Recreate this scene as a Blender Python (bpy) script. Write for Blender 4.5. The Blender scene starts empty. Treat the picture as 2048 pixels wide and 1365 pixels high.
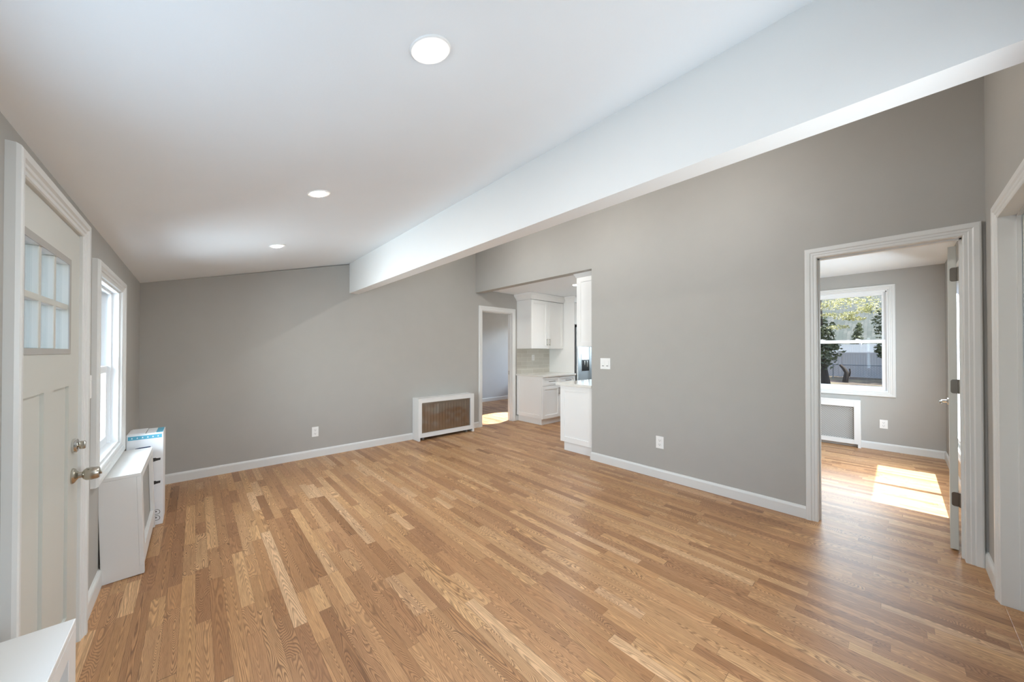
import bpy, bmesh, math, random
from mathutils import Vector, Matrix
random.seed(7)
S = bpy.context.scene
COL = S.collection
PI = math.pi

# ------------------------------------------------------------------ camera
FPX = 698.05
cam_d = bpy.data.cameras.new('camera')
cam_d.sensor_fit = 'HORIZONTAL'; cam_d.sensor_width = 36.0
cam_d.lens = FPX / 2048 * 36.0
cam_d.shift_y = 14.77 / 2048
cam_d.clip_start = 0.02; cam_d.clip_end = 400
cam = bpy.data.objects.new('camera', cam_d); COL.objects.link(cam)
cam.location = (0, 0, 1.30)
cam.rotation_euler = (PI/2 + 0.00786, 0, -0.73658)
S.camera = cam

# ------------------------------------------------------------------ world, sun, exposure
S.view_settings.view_transform = 'Standard'
S.view_settings.look = 'None'
S.view_settings.gamma = 1.0
S.view_settings.use_curve_mapping = False
S.view_settings.exposure = 0.34
S.cycles.use_denoising = True
S.cycles.max_bounces = 10
S.cycles.diffuse_bounces = 7
S.cycles.glossy_bounces = 4
S.cycles.transparent_max_bounces = 16
S.cycles.sample_clamp_indirect = 6.0
S.cycles.caustics_reflective = False
S.cycles.caustics_refractive = False

SUN_EL, SKY_STRENGTH, SUN_E = math.radians(72), 0.6, 25.0
W = bpy.data.worlds.new('sky_world'); S.world = W
W.use_nodes = True
wn = W.node_tree
wn.nodes.clear()
wo = wn.nodes.new('ShaderNodeOutputWorld'); wb = wn.nodes.new('ShaderNodeBackground')
sky = wn.nodes.new('ShaderNodeTexSky')
sky.sky_type = 'NISHITA'; sky.sun_disc = False
sky.sun_elevation = SUN_EL; sky.sun_rotation = PI; sky.air_density = 1.0; sky.dust_density = 2.0
wb.inputs['Strength'].default_value = SKY_STRENGTH
wn.links.new(sky.outputs[0], wb.inputs[0]); wn.links.new(wb.outputs[0], wo.inputs[0])

def light(name, kind, loc, rot, power, color=(1, 1, 1), **kw):
    d = bpy.data.lights.new(name, kind); d.energy = power; d.color = color
    for k, v in kw.items(): setattr(d, k, v)
    o = bpy.data.objects.new(name, d); COL.objects.link(o)
    o.location = loc; o.rotation_euler = rot
    return o
# the sun stands high in the south (-y)
light('sun', 'SUN', (5, -6, 12), (PI/2 - SUN_EL, 0, 0), SUN_E, (1.0, 0.98, 0.96), angle=math.radians(0.5))
# daylight stand-ins
DAY = (0.82, 0.92, 1.0)
light('daylight_front_window', 'AREA', (-0.47, 0.90, 1.25), (0, -math.radians(95), 0), 9, (0.62, 0.82, 1.0), shape='RECTANGLE', size=0.85, size_y=0.8, spread=math.radians(170))
light('daylight_tall_window', 'AREA', (-0.95, 3.15, 1.15), (0, -math.radians(84), math.radians(3)), 50, (0.80, 0.91, 1.0), shape='RECTANGLE', size=1.0, size_y=0.9, spread=math.radians(132))
light('kitchen_fill', 'AREA', (7.03, 3.4, 1.55), (0, PI/2, 0), 12, DAY, shape='RECTANGLE', size=0.95, size_y=0.9)  # fill lamp added to brighten the kitchen and refrigerator
light('daylight_bedroom_south', 'AREA', (5.0, -0.50, 1.25), (math.radians(60), 0, math.radians(-22)), 64, DAY, shape='RECTANGLE', size=1.5, size_y=1.5)

light('sheen_lamp', 'AREA', (12.0, 0.75, 3.42), (0, PI/2, 0), 370, (0.72, 0.87, 1.0), shape='RECTANGLE', size=1.3, size_y=3.2)  # panel lamp added over the yard to make the floor sheen
light('fill_behind_camera', 'AREA', (1.35, -0.46, 1.30), (math.radians(80), 0, math.radians(4)), 24, DAY, shape='RECTANGLE', size=0.9, size_y=0.9, spread=math.radians(165))  # fill lamp added behind the camera

# ------------------------------------------------------------------ room numbers (metres)
XL, XR, YB, YF = -0.392, 3.522, 4.805, -0.363
T = 0.12
SL = (2.443 - 1.942) / (1.487 + 0.399)
def zc(x): return 1.944 + SL * (x - XL)
YK = 2.462            # end of the right wall, start of the kitchen opening
ZH = 2.292            # underside of the header
ZK = 2.357            # flat ceilings beyond
X2 = 6.681            # bedroom window wall
YBR = -0.393          # bedroom south wall

# ------------------------------------------------------------------ node helpers
def nn(nt, t, **kw):
    n = nt.nodes.new(t)
    for k, v in kw.items():
        if k in n.inputs: 
            s = n.inputs[k]
            if hasattr(v, 'is_output'): nt.links.new(v, s)
            else: s.default_value = v
        else: setattr(n, k, v)
    return n
def mth(nt, op, a, b=None, c=None):
    n = nt.nodes.new('ShaderNodeMath'); n.operation = op
    for i, v in enumerate((a, b, c)):
        if v is None: continue
        if hasattr(v, 'is_output'): nt.links.new(v, n.inputs[i])
        else: n.inputs[i].default_value = v
    return n.outputs[0]
def mixc(nt, f, a, b, mode='MIX'):
    n = nt.nodes.new('ShaderNodeMix'); n.data_type = 'RGBA'; n.blend_type = mode
    for s, v in ((n.inputs[0], f), (n.inputs[6], a), (n.inputs[7], b)):
        if hasattr(v, 'is_output'): nt.links.new(v, s)
        else: s.default_value = v if not isinstance(v, tuple) else (v + (1,) if len(v) == 3 else v)
    return n.outputs[2]
def ramp(nt, f, stops):
    n = nt.nodes.new('ShaderNodeValToRGB'); nt.links.new(f, n.inputs[0])
    el = n.color_ramp.elements
    while len(el) < len(stops): el.new(0.5)
    for e, (p, c) in zip(el, stops): e.position = p; e.color = c if len(c) == 4 else tuple(c) + (1,)
    return n.outputs[0]
def new_mat(name):
    m = bpy.data.materials.new(name); m.use_nodes = True
    nt = m.node_tree; b = nt.nodes['Principled BSDF']
    return m, nt, b
def srgb(r, g, b):
    f = lambda c: (c/255/12.92) if c/255 <= 0.04045 else ((c/255 + 0.055)/1.055)**2.4
    return (f(r), f(g), f(b))
def coords(nt): return nt.nodes.new('ShaderNodeTexCoord').outputs['Object']
def paint(name, rgb, rough=0.5, metallic=0.0, var=0.03, scale=6.0, bump=0.0, bscale=300.0, spec=0.5):
    m, nt, b = new_mat(name)
    co = coords(nt)
    n = nn(nt, 'ShaderNodeTexNoise', Vector=co, Scale=scale, Detail=3.0)
    lo = tuple(c*(1-var) for c in rgb); hi = tuple(min(1, c*(1+var)) for c in rgb)
    nt.links.new(mixc(nt, n.outputs[0], lo, hi), b.inputs['Base Color'])
    b.inputs['Roughness'].default_value = rough; b.inputs['Metallic'].default_value = metallic
    b.inputs['Specular IOR Level'].default_value = spec
    if bump:
        n2 = nn(nt, 'ShaderNodeTexNoise', Vector=co, Scale=bscale, Detail=2.0)
        bp = nn(nt, 'ShaderNodeBump', Height=n2.outputs[0], Strength=bump, Distance=0.002)
        nt.links.new(bp.outputs[0], b.inputs['Normal'])
    return m

M = {}
M['wall'] = paint('greige_wall_paint', srgb(174, 172, 167), 0.75, bump=0.12, bscale=220, spec=0.25)
M['wallcool'] = paint('pale_wall_paint', srgb(200, 202, 203), 0.75, bump=0.12, bscale=220, spec=0.25)
M['ceil'] = paint('ceiling_paint', srgb(234, 239, 243), 0.8, var=0.012, bump=0.08, bscale=160, spec=0.2)
M['beam'] = paint('beam_paint', srgb(234, 234, 232), 0.7, var=0.01, spec=0.25)
M['trim'] = paint('white_trim_paint', srgb(220, 221, 219), 0.38, var=0.01)
M['door'] = paint('white_door_paint', srgb(203, 204, 197), 0.42, var=0.012)
M['vinyl'] = paint('white_vinyl', srgb(238, 241, 243), 0.35, var=0.01)
M['cover'] = paint('white_cover_paint', srgb(226, 226, 224), 0.35, var=0.012)
M['cab'] = paint('white_cabinet_lacquer', srgb(238, 238, 236), 0.3, var=0.01)
M['plastic'] = paint('white_plastic', srgb(240, 240, 238), 0.3, var=0.01)
M['slot'] = paint('dark_slot', srgb(70, 68, 64), 0.6)
M['pull'] = paint('dark_nickel_pull', srgb(138, 130, 118), 0.3, 1.0, var=0.06, scale=40)
M['nickel'] = paint('satin_nickel', srgb(190, 184, 172), 0.25, 1.0, var=0.06, scale=40)
M['chrome'] = paint('polished_chrome', srgb(215, 214, 210), 0.12, 1.0, var=0.03)
M['bronze'] = paint('brushed_hinge_steel', srgb(122, 114, 104), 0.38, 1.0, var=0.08, scale=60)
M['steel'] = paint('stainless_steel', srgb(200, 208, 212), 0.34, 0.75, var=0.03, scale=20)
M['black'] = paint('black_plastic', srgb(22, 22, 24), 0.25, var=0.1)
M['darkgap'] = paint('dark_gap', srgb(40, 38, 36), 0.8)
M['quartz'] = paint('pale_quartz', srgb(226, 224, 218), 0.15, var=0.04, scale=30)
M['carton'] = paint('white_carton', srgb(232, 234, 236), 0.5, var=0.03, scale=25)
M['teal'] = paint('teal_print', srgb(92, 170, 196), 0.5, var=0.06, scale=40)
M['navy'] = paint('navy_print', srgb(34, 50, 88), 0.5, var=0.1)
M['ink'] = paint('black_print', srgb(52, 50, 48), 0.5, var=0.1)
M['iconwhite'] = paint('white_print', srgb(240, 246, 248), 0.5)
M['fence'] = paint('shade_toned_vinyl_fence', srgb(188, 180, 177), 0.5, var=0.06, scale=2)  # white fence greyed, its shade put into the base colour
M['fencewhite'] = paint('white_vinyl_fence', srgb(247, 247, 247), 0.5, var=0.02, scale=2)  # brighter base stands in for sun on the far fence
M['galv'] = paint('galvanised_wire', srgb(120, 124, 128), 0.45, 0.6, var=0.1)
M['bark'] = paint('tree_bark', srgb(52, 44, 40), 0.9, var=0.35, scale=20, bump=0.6, bscale=30)
M['siding'] = paint('white_siding', srgb(226, 230, 234), 0.5, var=0.03)
M['greyboard'] = paint('grey_porch_board', srgb(128, 136, 150), 0.6, var=0.05)
M['iron'] = paint('radiator_iron', srgb(150, 148, 144), 0.5, 0.3, var=0.08)
M['wallout'] = paint('outer_wall', srgb(190, 190, 188), 0.8)

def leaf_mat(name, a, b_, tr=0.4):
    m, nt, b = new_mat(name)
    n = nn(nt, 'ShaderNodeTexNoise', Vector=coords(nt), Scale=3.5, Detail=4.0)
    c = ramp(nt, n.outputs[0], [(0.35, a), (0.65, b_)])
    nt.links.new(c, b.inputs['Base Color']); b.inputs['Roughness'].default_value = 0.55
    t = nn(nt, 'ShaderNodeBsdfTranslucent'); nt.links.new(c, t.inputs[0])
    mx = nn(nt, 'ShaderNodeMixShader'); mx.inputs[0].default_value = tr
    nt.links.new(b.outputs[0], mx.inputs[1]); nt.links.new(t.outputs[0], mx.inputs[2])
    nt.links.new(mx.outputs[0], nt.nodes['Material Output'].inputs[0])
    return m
M['leaf'] = leaf_mat('sunlit_toned_leaves', srgb(140, 140, 84), srgb(232, 226, 178))  # sunlit look put into the leaf colour
M['leafdark'] = leaf_mat('shade_toned_leaves', srgb(66, 74, 52), srgb(110, 116, 84), 0.25)  # darker leaf copy, shade put into the colour

def emit(name, rgb, s):
    m = bpy.data.materials.new(name); m.use_nodes = True; nt = m.node_tree; nt.nodes.clear()
    e = nn(nt, 'ShaderNodeEmission', Color=rgb + (1,), Strength=s); o = nn(nt, 'ShaderNodeOutputMaterial')
    nt.links.new(e.outputs[0], o.inputs[0]); return m
M['lens'] = emit('lit_lamp_lens', (1.0, 0.98, 0.95), 30.0)

def glass(name='window_glass', tint=(0.96, 0.98, 0.98, 1)):
    m = bpy.data.materials.new(name); m.use_nodes = True; nt = m.node_tree; nt.nodes.clear()
    t = nn(nt, 'ShaderNodeBsdfTransparent', Color=tint); g = nn(nt, 'ShaderNodeBsdfGlossy', Roughness=0.02)
    geo = nt.nodes.new('ShaderNodeNewGeometry')
    dp = nt.nodes.new('ShaderNodeVectorMath'); dp.operation = 'DOT_PRODUCT'
    nt.links.new(geo.outputs['Normal'], dp.inputs[0]); nt.links.new(geo.outputs['Incoming'], dp.inputs[1])
    sc = mth(nt, 'ADD', 0.03, mth(nt, 'MULTIPLY', mth(nt, 'POWER', mth(nt, 'SUBTRACT', 1.0, mth(nt, 'ABSOLUTE', dp.outputs['Value'])), 5.0), 0.9))
    mx = nn(nt, 'ShaderNodeMixShader'); nt.links.new(sc, mx.inputs[0])
    nt.links.new(t.outputs[0], mx.inputs[1]); nt.links.new(g.outputs[0], mx.inputs[2])
    o = nn(nt, 'ShaderNodeOutputMaterial'); nt.links.new(mx.outputs[0], o.inputs[0]); return m
M['glass'] = glass()
M['glass_dimmed'] = glass('dimmed_window_glass', (0.74, 0.76, 0.75, 1))  # grey tint added to dim the bright yard; no screen there

def grille(name, rgb, ax, pitch, rad, metallic, rough, bump=0.0):
    """perforated sheet: staggered round holes; ax = the two object axes the sheet lies in"""
    m, nt, b = new_mat(name)
    sp = nn(nt, 'ShaderNodeSeparateXYZ', Vector=coords(nt))
    u, v = sp.outputs[ax[0]], sp.outputs[ax[1]]
    def cell(off):
        a = mth(nt, 'SUBTRACT', mth(nt, 'FRACT', mth(nt, 'ADD', mth(nt, 'DIVIDE', u, pitch), off)), 0.5)
        c = mth(nt, 'SUBTRACT', mth(nt, 'FRACT', mth(nt, 'ADD', mth(nt, 'DIVIDE', v, pitch), off)), 0.5)
        return mth(nt, 'SQRT', mth(nt, 'ADD', mth(nt, 'MULTIPLY', a, a), mth(nt, 'MULTIPLY', c, c)))
    d = mth(nt, 'MINIMUM', cell(0.0), cell(0.5))
    hole = mth(nt, 'LESS_THAN', d, rad)
    b.inputs['Base Color'].default_value = rgb + (1,)
    n = nn(nt, 'ShaderNodeTexNoise', Vector=coords(nt), Scale=9.0, Detail=1.0)
    nt.links.new(mixc(nt, n.outputs[0], tuple(c*0.9 for c in rgb), rgb), b.inputs['Base Color'])
    b.inputs['Metallic'].default_value = metallic; b.inputs['Roughness'].default_value = rough
    if bump:
        n2 = nn(nt, 'ShaderNodeTexNoise', Vector=coords(nt), Scale=5.0, Detail=1.0)
        bp = nn(nt, 'ShaderNodeBump', Height=n2.outputs[0], Strength=bump, Distance=0.03)
        nt.links.new(bp.outputs[0], b.inputs['Normal'])
    t = nn(nt, 'ShaderNodeBsdfTransparent'); mx = nn(nt, 'ShaderNodeMixShader')
    nt.links.new(hole, mx.inputs[0]); nt.links.new(b.outputs[0], mx.inputs[1]); nt.links.new(t.outputs[0], mx.inputs[2])
    nt.links.new(mx.outputs[0], nt.nodes['Material Output'].inputs[0])
    return m
M['grille_xz'] = grille('bright_perforated_metal', srgb(214, 204, 190), (0, 2), 0.024, 0.27, 1.0, 0.2, 0.7)
M['grille_yz'] = grille('white_perforated_metal', srgb(206, 208, 206), (1, 2), 0.026, 0.31, 0.0, 0.4)
M['grille_fine'] = grille('fine_perforated_metal', srgb(226, 226, 222), (1, 2), 0.0105, 0.30, 0.0, 0.4)

def oak():
    m, nt, b = new_mat('oak_strip_floor')
    sp = nn(nt, 'ShaderNodeSeparateXYZ', Vector=coords(nt))
    x, y = sp.outputs[0], sp.outputs[1]
    w = 0.057
    xs = mth(nt, 'DIVIDE', mth(nt, 'ADD', x, 20.0), w)
    row = mth(nt, 'FLOOR', xs); rx = mth(nt, 'FRACT', xs)
    w1 = nn(nt, 'ShaderNodeTexWhiteNoise', noise_dimensions='1D', W=row)
    s1 = nn(nt, 'ShaderNodeSeparateColor', Color=w1.outputs['Color'])
    ln = mth(nt, 'ADD', mth(nt, 'MULTIPLY', s1.outputs[0], 0.42), 0.36)
    yy = mth(nt, 'DIVIDE', mth(nt, 'ADD', mth(nt, 'ADD', y, 40.0), mth(nt, 'MULTIPLY', s1.outputs[1], 9.0)), ln)
    yy = mth(nt, 'ADD', yy, mth(nt, 'MULTIPLY', mth(nt, 'SINE', mth(nt, 'ADD', mth(nt, 'MULTIPLY', yy, 2.3), mth(nt, 'MULTIPLY', row, 1.7))), 0.33))
    ci = mth(nt, 'FLOOR', yy); ry = mth(nt, 'FRACT', yy)
    idv = nn(nt, 'ShaderNodeCombineXYZ', X=row, Y=ci, Z=3.0)
    w2 = nn(nt, 'ShaderNodeTexWhiteNoise', noise_dimensions='3D', Vector=idv.outputs[0])
    rc = nn(nt, 'ShaderNodeSeparateColor', Color=w2.outputs['Color'])
    r, g, bl = rc.outputs[0], rc.outputs[1], rc.outputs[2]
    base = ramp(nt, r, [(0.0, srgb(160, 114, 74)), (0.10, srgb(180, 132, 89)), (0.35, srgb(205, 156, 108)),
                        (0.65, srgb(216, 169, 118)), (0.88, srgb(228, 183, 132)), (1.0, srgb(236, 195, 151))])
    base = mixc(nt, mth(nt, 'MULTIPLY', bl, 0.35), base, srgb(186, 140, 108))
    # growth rings cut flat: contour lines of a field stretched along the board
    gx = mth(nt, 'ADD', mth(nt, 'MULTIPLY', x, 1.0), mth(nt, 'MULTIPLY', r, 53.0))
    gy = mth(nt, 'ADD', mth(nt, 'MULTIPLY', y, mth(nt, 'ADD', 0.035, mth(nt, 'MULTIPLY', bl, 0.13))), mth(nt, 'MULTIPLY', g, 71.0))
    gv = nn(nt, 'ShaderNodeCombineXYZ', X=gx, Y=gy, Z=mth(nt, 'MULTIPLY', bl, 31.0))
    f1 = nn(nt, 'ShaderNodeTexNoise', Vector=gv.outputs[0], Scale=13.0, Detail=1.2, Roughness=0.35)
    wob = nn(nt, 'ShaderNodeTexNoise', Vector=nn(nt, 'ShaderNodeCombineXYZ', X=mth(nt, 'MULTIPLY', x, 30.0), Y=mth(nt, 'MULTIPLY', y, 7.0), Z=mth(nt, 'MULTIPLY', r, 9.0)).outputs[0], Scale=1.0, Detail=2.0)
    ph = mth(nt, 'ADD', mth(nt, 'MULTIPLY', f1.outputs[0], mth(nt, 'ADD', 36.0, mth(nt, 'MULTIPLY', g, 46.0))), mth(nt, 'MULTIPLY', wob.outputs[0], 1.1))
    rg = mth(nt, 'FRACT', ph)
    line = ramp(nt, rg, [(0.0, (1, 1, 1)), (0.22, (0.7, 0.7, 0.7)), (0.5, (0.08, 0.08, 0.08)), (0.8, (0, 0, 0)), (1.0, (0.9, 0.9, 0.9))])
    amt = mth(nt, 'ADD', 0.40, mth(nt, 'MULTIPLY', g, 0.45))
    base = mixc(nt, mth(nt, 'MULTIPLY', line, amt), base, srgb(92, 60, 38))
    # pores
    pv = nn(nt, 'ShaderNodeCombineXYZ', X=mth(nt, 'MULTIPLY', x, 420.0), Y=mth(nt, 'MULTIPLY', y, 16.0), Z=mth(nt, 'MULTIPLY', r, 40.0))
    po = nn(nt, 'ShaderNodeTexNoise', Vector=pv.outputs[0], Scale=1.0, Detail=2.0)
    pr = ramp(nt, po.outputs[0], [(0.46, (0, 0, 0)), (0.72, (1, 1, 1))])
    base = mixc(nt, mth(nt, 'MULTIPLY', pr, 0.38), base, srgb(112, 72, 44))
    # soft streaks and patchy stain
    st = nn(nt, 'ShaderNodeTexNoise', Vector=nn(nt, 'ShaderNodeCombineXYZ', X=mth(nt, 'ADD', mth(nt, 'MULTIPLY', x, 60.0), mth(nt, 'MULTIPLY', bl, 50.0)), Y=mth(nt, 'MULTIPLY', y, 2.2), Z=g).outputs[0], Scale=1.0, Detail=3.0)
    base = mixc(nt, mth(nt, 'MULTIPLY', ramp(nt, st.outputs[0], [(0.45, (0, 0, 0)), (0.75, (1, 1, 1))]), 0.35), base, srgb(128, 92, 62))
    # seams
    e1 = mth(nt, 'MINIMUM', rx, mth(nt, 'SUBTRACT', 1.0, rx))
    e2 = mth(nt, 'MULTIPLY', mth(nt, 'MINIMUM', ry, mth(nt, 'SUBTRACT', 1.0, ry)), mth(nt, 'DIVIDE', ln, w))
    seam = mth(nt, 'LESS_THAN', mth(nt, 'MINIMUM', e1, e2), 0.012)
    base = mixc(nt, mth(nt, 'MULTIPLY', seam, 0.55), base, srgb(86, 58, 36))
    nt.links.new(base, b.inputs['Base Color'])
    ro = mth(nt, 'ADD', 0.34, mth(nt, 'MULTIPLY', po.outputs[0], 0.12))
    nt.links.new(ro, b.inputs['Roughness'])
    b.inputs['Specular IOR Level'].default_value = 0.5
    hgt = mth(nt, 'SUBTRACT', mth(nt, 'MULTIPLY', po.outputs[0], -0.25), seam)
    bp = nn(nt, 'ShaderNodeBump', Height=hgt, Strength=0.18, Distance=0.001)
    nt.links.new(bp.outputs[0], b.inputs['Normal'])
    return m
M['oak'] = oak()

def tile():
    m, nt, b = new_mat('glazed_tile')
    br = nn(nt, 'ShaderNodeTexBrick', Scale=1.0, **{'Mortar Size': 0.0022, 'Brick Width': 0.30, 'Row Height': 0.075})
    mp = nn(nt, 'ShaderNodeMapping', Vector=coords(nt)); mp.inputs['Rotation'].default_value = (PI/2, 0, 0)
    nt.links.new(mp.outputs[0], br.inputs['Vector'])
    br.inputs['Color1'].default_value = srgb(196, 192, 182) + (1,); br.inputs['Color2'].default_value = srgb(206, 203, 194) + (1,)
    br.inputs['Mortar'].default_value = srgb(225, 223, 216) + (1,)
    nt.links.new(br.outputs[0], b.inputs['Base Color']); b.inputs['Roughness'].default_value = 0.12
    return m
M['tile'] = tile()
def ground():
    m, nt, b = new_mat('yard_ground')
    n = nn(nt, 'ShaderNodeTexNoise', Vector=coords(nt), Scale=0.5, Detail=6.0)
    c = ramp(nt, n.outputs[0], [(0.35, srgb(70, 56, 50)), (0.52, srgb(88, 78, 60)), (0.72, srgb(132, 122, 92))])
    nt.links.new(c, b.inputs['Base Color']); b.inputs['Roughness'].default_value = 0.95
    return m
M['ground'] = ground()
M['low_bounce'] = paint('low_bounce_ground', srgb(88, 92, 98), 0.9, var=0.1)  # dark grey picked to cut warm bounce into the front windows
def shingle():
    m, nt, b = new_mat('grey_roof_shingles')
    br = nn(nt, 'ShaderNodeTexBrick', Vector=coords(nt), Scale=1.0, **{'Mortar Size': 0.02, 'Brick Width': 0.6, 'Row Height': 0.32})
    br.inputs['Color1'].default_value = srgb(66, 70, 68) + (1,); br.inputs['Color2'].default_value = srgb(94, 92, 90) + (1,)
    br.inputs['Mortar'].default_value = srgb(54, 58, 58) + (1,)
    n = nn(nt, 'ShaderNodeTexNoise', Vector=coords(nt), Scale=1.3, Detail=4.0)
    nt.links.new(mixc(nt, mth(nt, 'MULTIPLY', n.outputs[0], 0.6), br.outputs[0], srgb(66, 76, 70)), b.inputs['Base Color'])
    b.inputs['Roughness'].default_value = 0.9
    return m
M['shingle'] = shingle()

# ------------------------------------------------------------------ mesh builder
class MB:
    def __init__(s): s.bm = bmesh.new()
    def box(s, x0, x1, y0, y1, z0, z1, bev=0.0):
        x0, x1 = sorted((x0, x1)); y0, y1 = sorted((y0, y1)); z0, z1 = sorted((z0, z1))
        v = [s.bm.verts.new((x, y, z)) for x in (x0, x1) for y in (y0, y1) for z in (z0, z1)]
        fs = [s.bm.faces.new([v[i] for i in f]) for f in ((0, 1, 3, 2), (4, 6, 7, 5), (0, 4, 5, 1), (2, 3, 7, 6), (0, 2, 6, 4), (1, 5, 7, 3))]
        if bev:
            bmesh.ops.bevel(s.bm, geom=list({e for f in fs for e in f.edges}), offset=bev, segments=2, affect='EDGES', profile=0.5)
        return s
    def prism(s, pts, fn, d0, d1):
        """polygon pts (a,b) extruded d0..d1; fn(a,b,d)->xyz"""
        A = [s.bm.verts.new(fn(a, b, d0)) for a, b in pts]; B = [s.bm.verts.new(fn(a, b, d1)) for a, b in pts]
        s.bm.faces.new(A); s.bm.faces.new(B[::-1])
        n = len(pts)
        for i in range(n): s.bm.faces.new([A[i], B[i], B[(i+1) % n], A[(i+1) % n]])
        return s
    def lathe(s, prof, origin, axis, seg=28):
        """prof: (radius, distance along axis)"""
        ax = Vector(axis).normalized(); t = ax.orthogonal().normalized(); u = ax.cross(t); o = Vector(origin)
        rings = []
        for r, d in prof:
            if r < 1e-6: rings.append([s.bm.verts.new(o + ax*d)])
            else: rings.append([s.bm.verts.new(o + ax*d + (t*math.cos(a) + u*math.sin(a))*r) for a in (2*PI*k/seg for k in range(seg))])
        for A, B in zip(rings, rings[1:]):
            for k in range(seg):
                q = [A[k % len(A)], A[(k+1) % len(A)], B[(k+1) % len(B)], B[k % len(B)]]
                f = []
                for w in q:
                    if w not in f: f.append(w)
                if len(f) > 2: s.bm.faces.new(f)
        if len(rings[0]) > 1: s.bm.faces.new(rings[0][::-1])
        if len(rings[-1]) > 1: s.bm.faces.new(rings[-1])
        return s
    def sweep(s, prof, path, closed=False, cap=True):
        """path: list of functions mapping a profile point to xyz"""
        R = [[s.bm.verts.new(f(a, b)) for a, b in prof] for f in path]
        n = len(prof); m = len(R)
        for i in range(m if closed else m-1):
            A, B = R[i], R[(i+1) % m]
            for k in range(n): s.bm.faces.new([A[k], A[(k+1) % n], B[(k+1) % n], B[k]])
        if not closed and cap: s.bm.faces.new(R[0][::-1]); s.bm.faces.new(R[-1])
        return s
    def tube(s, pts, r, seg=8):
        pts = [Vector(p) for p in pts]; rr = r if isinstance(r, (list, tuple)) else [r]*len(pts)
        R = []
        for i, p in enumerate(pts):
            d = (pts[min(i+1, len(pts)-1)] - pts[max(i-1, 0)]).normalized()
            t = d.orthogonal().normalized(); u = d.cross(t)
            R.append([s.bm.verts.new(p + (t*math.cos(2*PI*k/seg) + u*math.sin(2*PI*k/seg))*rr[i]) for k in range(seg)])
        for A, B in zip(R, R[1:]):
            for k in range(seg): s.bm.faces.new([A[k], A[(k+1) % seg], B[(k+1) % seg], B[k]])
        s.bm.faces.new(R[0][::-1]); s.bm.faces.new(R[-1])
        return s
    def build(s, name, mat, parent=None, base=None, smooth=False):
        bmesh.ops.recalc_face_normals(s.bm, faces=s.bm.faces)
        o0 = Vector((0, 0, 0))
        if parent is not None:
            p = parent
            while p is not None: o0 += p.location; p = p.parent
        elif base is not None: o0 = Vector(base)
        if o0.length: bmesh.ops.translate(s.bm, verts=s.bm.verts, vec=-o0)
        me = bpy.data.meshes.new(name); s.bm.to_mesh(me); s.bm.free()
        me.materials.append(M[mat] if isinstance(mat, str) else mat)
        if smooth:
            for p in me.polygons: p.use_smooth = True
            try: me.set_sharp_from_angle(angle=math.radians(35))
            except Exception: pass
        o = bpy.data.objects.new(name, me); COL.objects.link(o)
        if parent is not None: o.parent = parent
        elif base is not None: o.location = base
        return o
def tag(o, label=None, cat=None, group=None, kind=None):
    if label: o['label'] = label
    if cat: o['category'] = cat
    if group: o['group'] = group
    if kind: o['kind'] = kind
    return o
def root(name, loc, label, cat, group=None, kind=None):
    o = bpy.data.objects.new(name, None); COL.objects.link(o); o.location = loc
    o.empty_display_size = 0.1
    return tag(o, label, cat, group, kind)
def copy_thing(o, loc, label=None):
    c = o.copy(); COL.objects.link(c); c.location = loc
    if label: c['label'] = label
    for ch in o.children:
        d = ch.copy(); COL.objects.link(d); d.parent = c
        for g in ch.children:
            e = g.copy(); COL.objects.link(e); e.parent = d
    return c
def structure(mb, name, mat, label, cat):
    return tag(mb.build(name, mat), label, cat, kind='structure')

# ------------------------------------------------------------------ shell
structure(MB().box(-0.52, 7.3, -0.55, 7.3, -0.12, 0.0), 'floor', 'oak', 'honey brown oak strip floor with dark grain running through all rooms', 'floor')

# sloped ceiling slab over the main room (runs on past the beam to the right wall)
cp = [(XL - T, zc(XL - T)), (XR + T, zc(XR + T)), (XR + T, zc(XR + T) + 0.14), (XL - T, zc(XL - T) + 0.14)]
structure(MB().prism(cp, lambda a, b, d: (a, d, b), YF - T, YB + T), 'ceiling', 'ceil', 'sloping white ceiling with the round lights, rising to the right', 'ceiling')
structure(MB().box(XR + T, 7.0, YBR - T, YB, ZK, ZK + 0.12), 'ceiling_flat', 'ceil', 'flat white ceiling over the kitchen and the sunny room', 'ceiling')
structure(MB().box(XR - 0.9, 7.0, YB + T, 7.24, ZK, ZK + 0.12), 'ceiling_rear', 'ceil', 'flat white ceiling of the grey room behind the narrow doorway', 'ceiling')

structure(MB().box(XL - T - 0.3, 3.4, YF - T - 0.75, YF - T - 0.001, 2.18, 2.32), 'sun_block_front', 'siding', 'added unseen slab blocking the sun outside the wall behind the camera', 'sun block')  # added slab, unseen, keeps sun out of the window behind the camera

# beam
bm_ = MB()
bp_ = [(1.487, 2.057), (1.602, 2.057), (1.602, zc(1.602)), (1.487, zc(1.487))]
bm_.prism(bp_, lambda a, b, d: (a, d, b), YF, YB)
structure(bm_, 'ceiling_beam', 'beam', 'deep white boxed beam running along the sloping ceiling', 'beam')

def wall_cut(name, mat, fn, s0, s1, top, holes, d0, d1, label):
    """a wall in (s,z); top(s) its height; holes (s0,s1,z0,z1); split in strips"""
    mb = MB(); cuts = sorted({s0, s1} | {h[0] for h in holes} | {h[1] for h in holes})
    for a, b in zip(cuts, cuts[1:]):
        hs = sorted([h for h in holes if h[0] <= a + 1e-6 and h[1] >= b - 1e-6], key=lambda h: h[2])
        z = 0.0
        for h in hs:
            if h[2] > z + 1e-6: mb.prism([(a, z), (b, z), (b, h[2]), (a, h[2])], fn, d0, d1)
            z = h[3]
        mb.prism([(a, z), (b, z), (b, top(b)), (a, top(a))], fn, d0, d1)
    return structure(mb, name, mat, label, 'wall')

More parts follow.
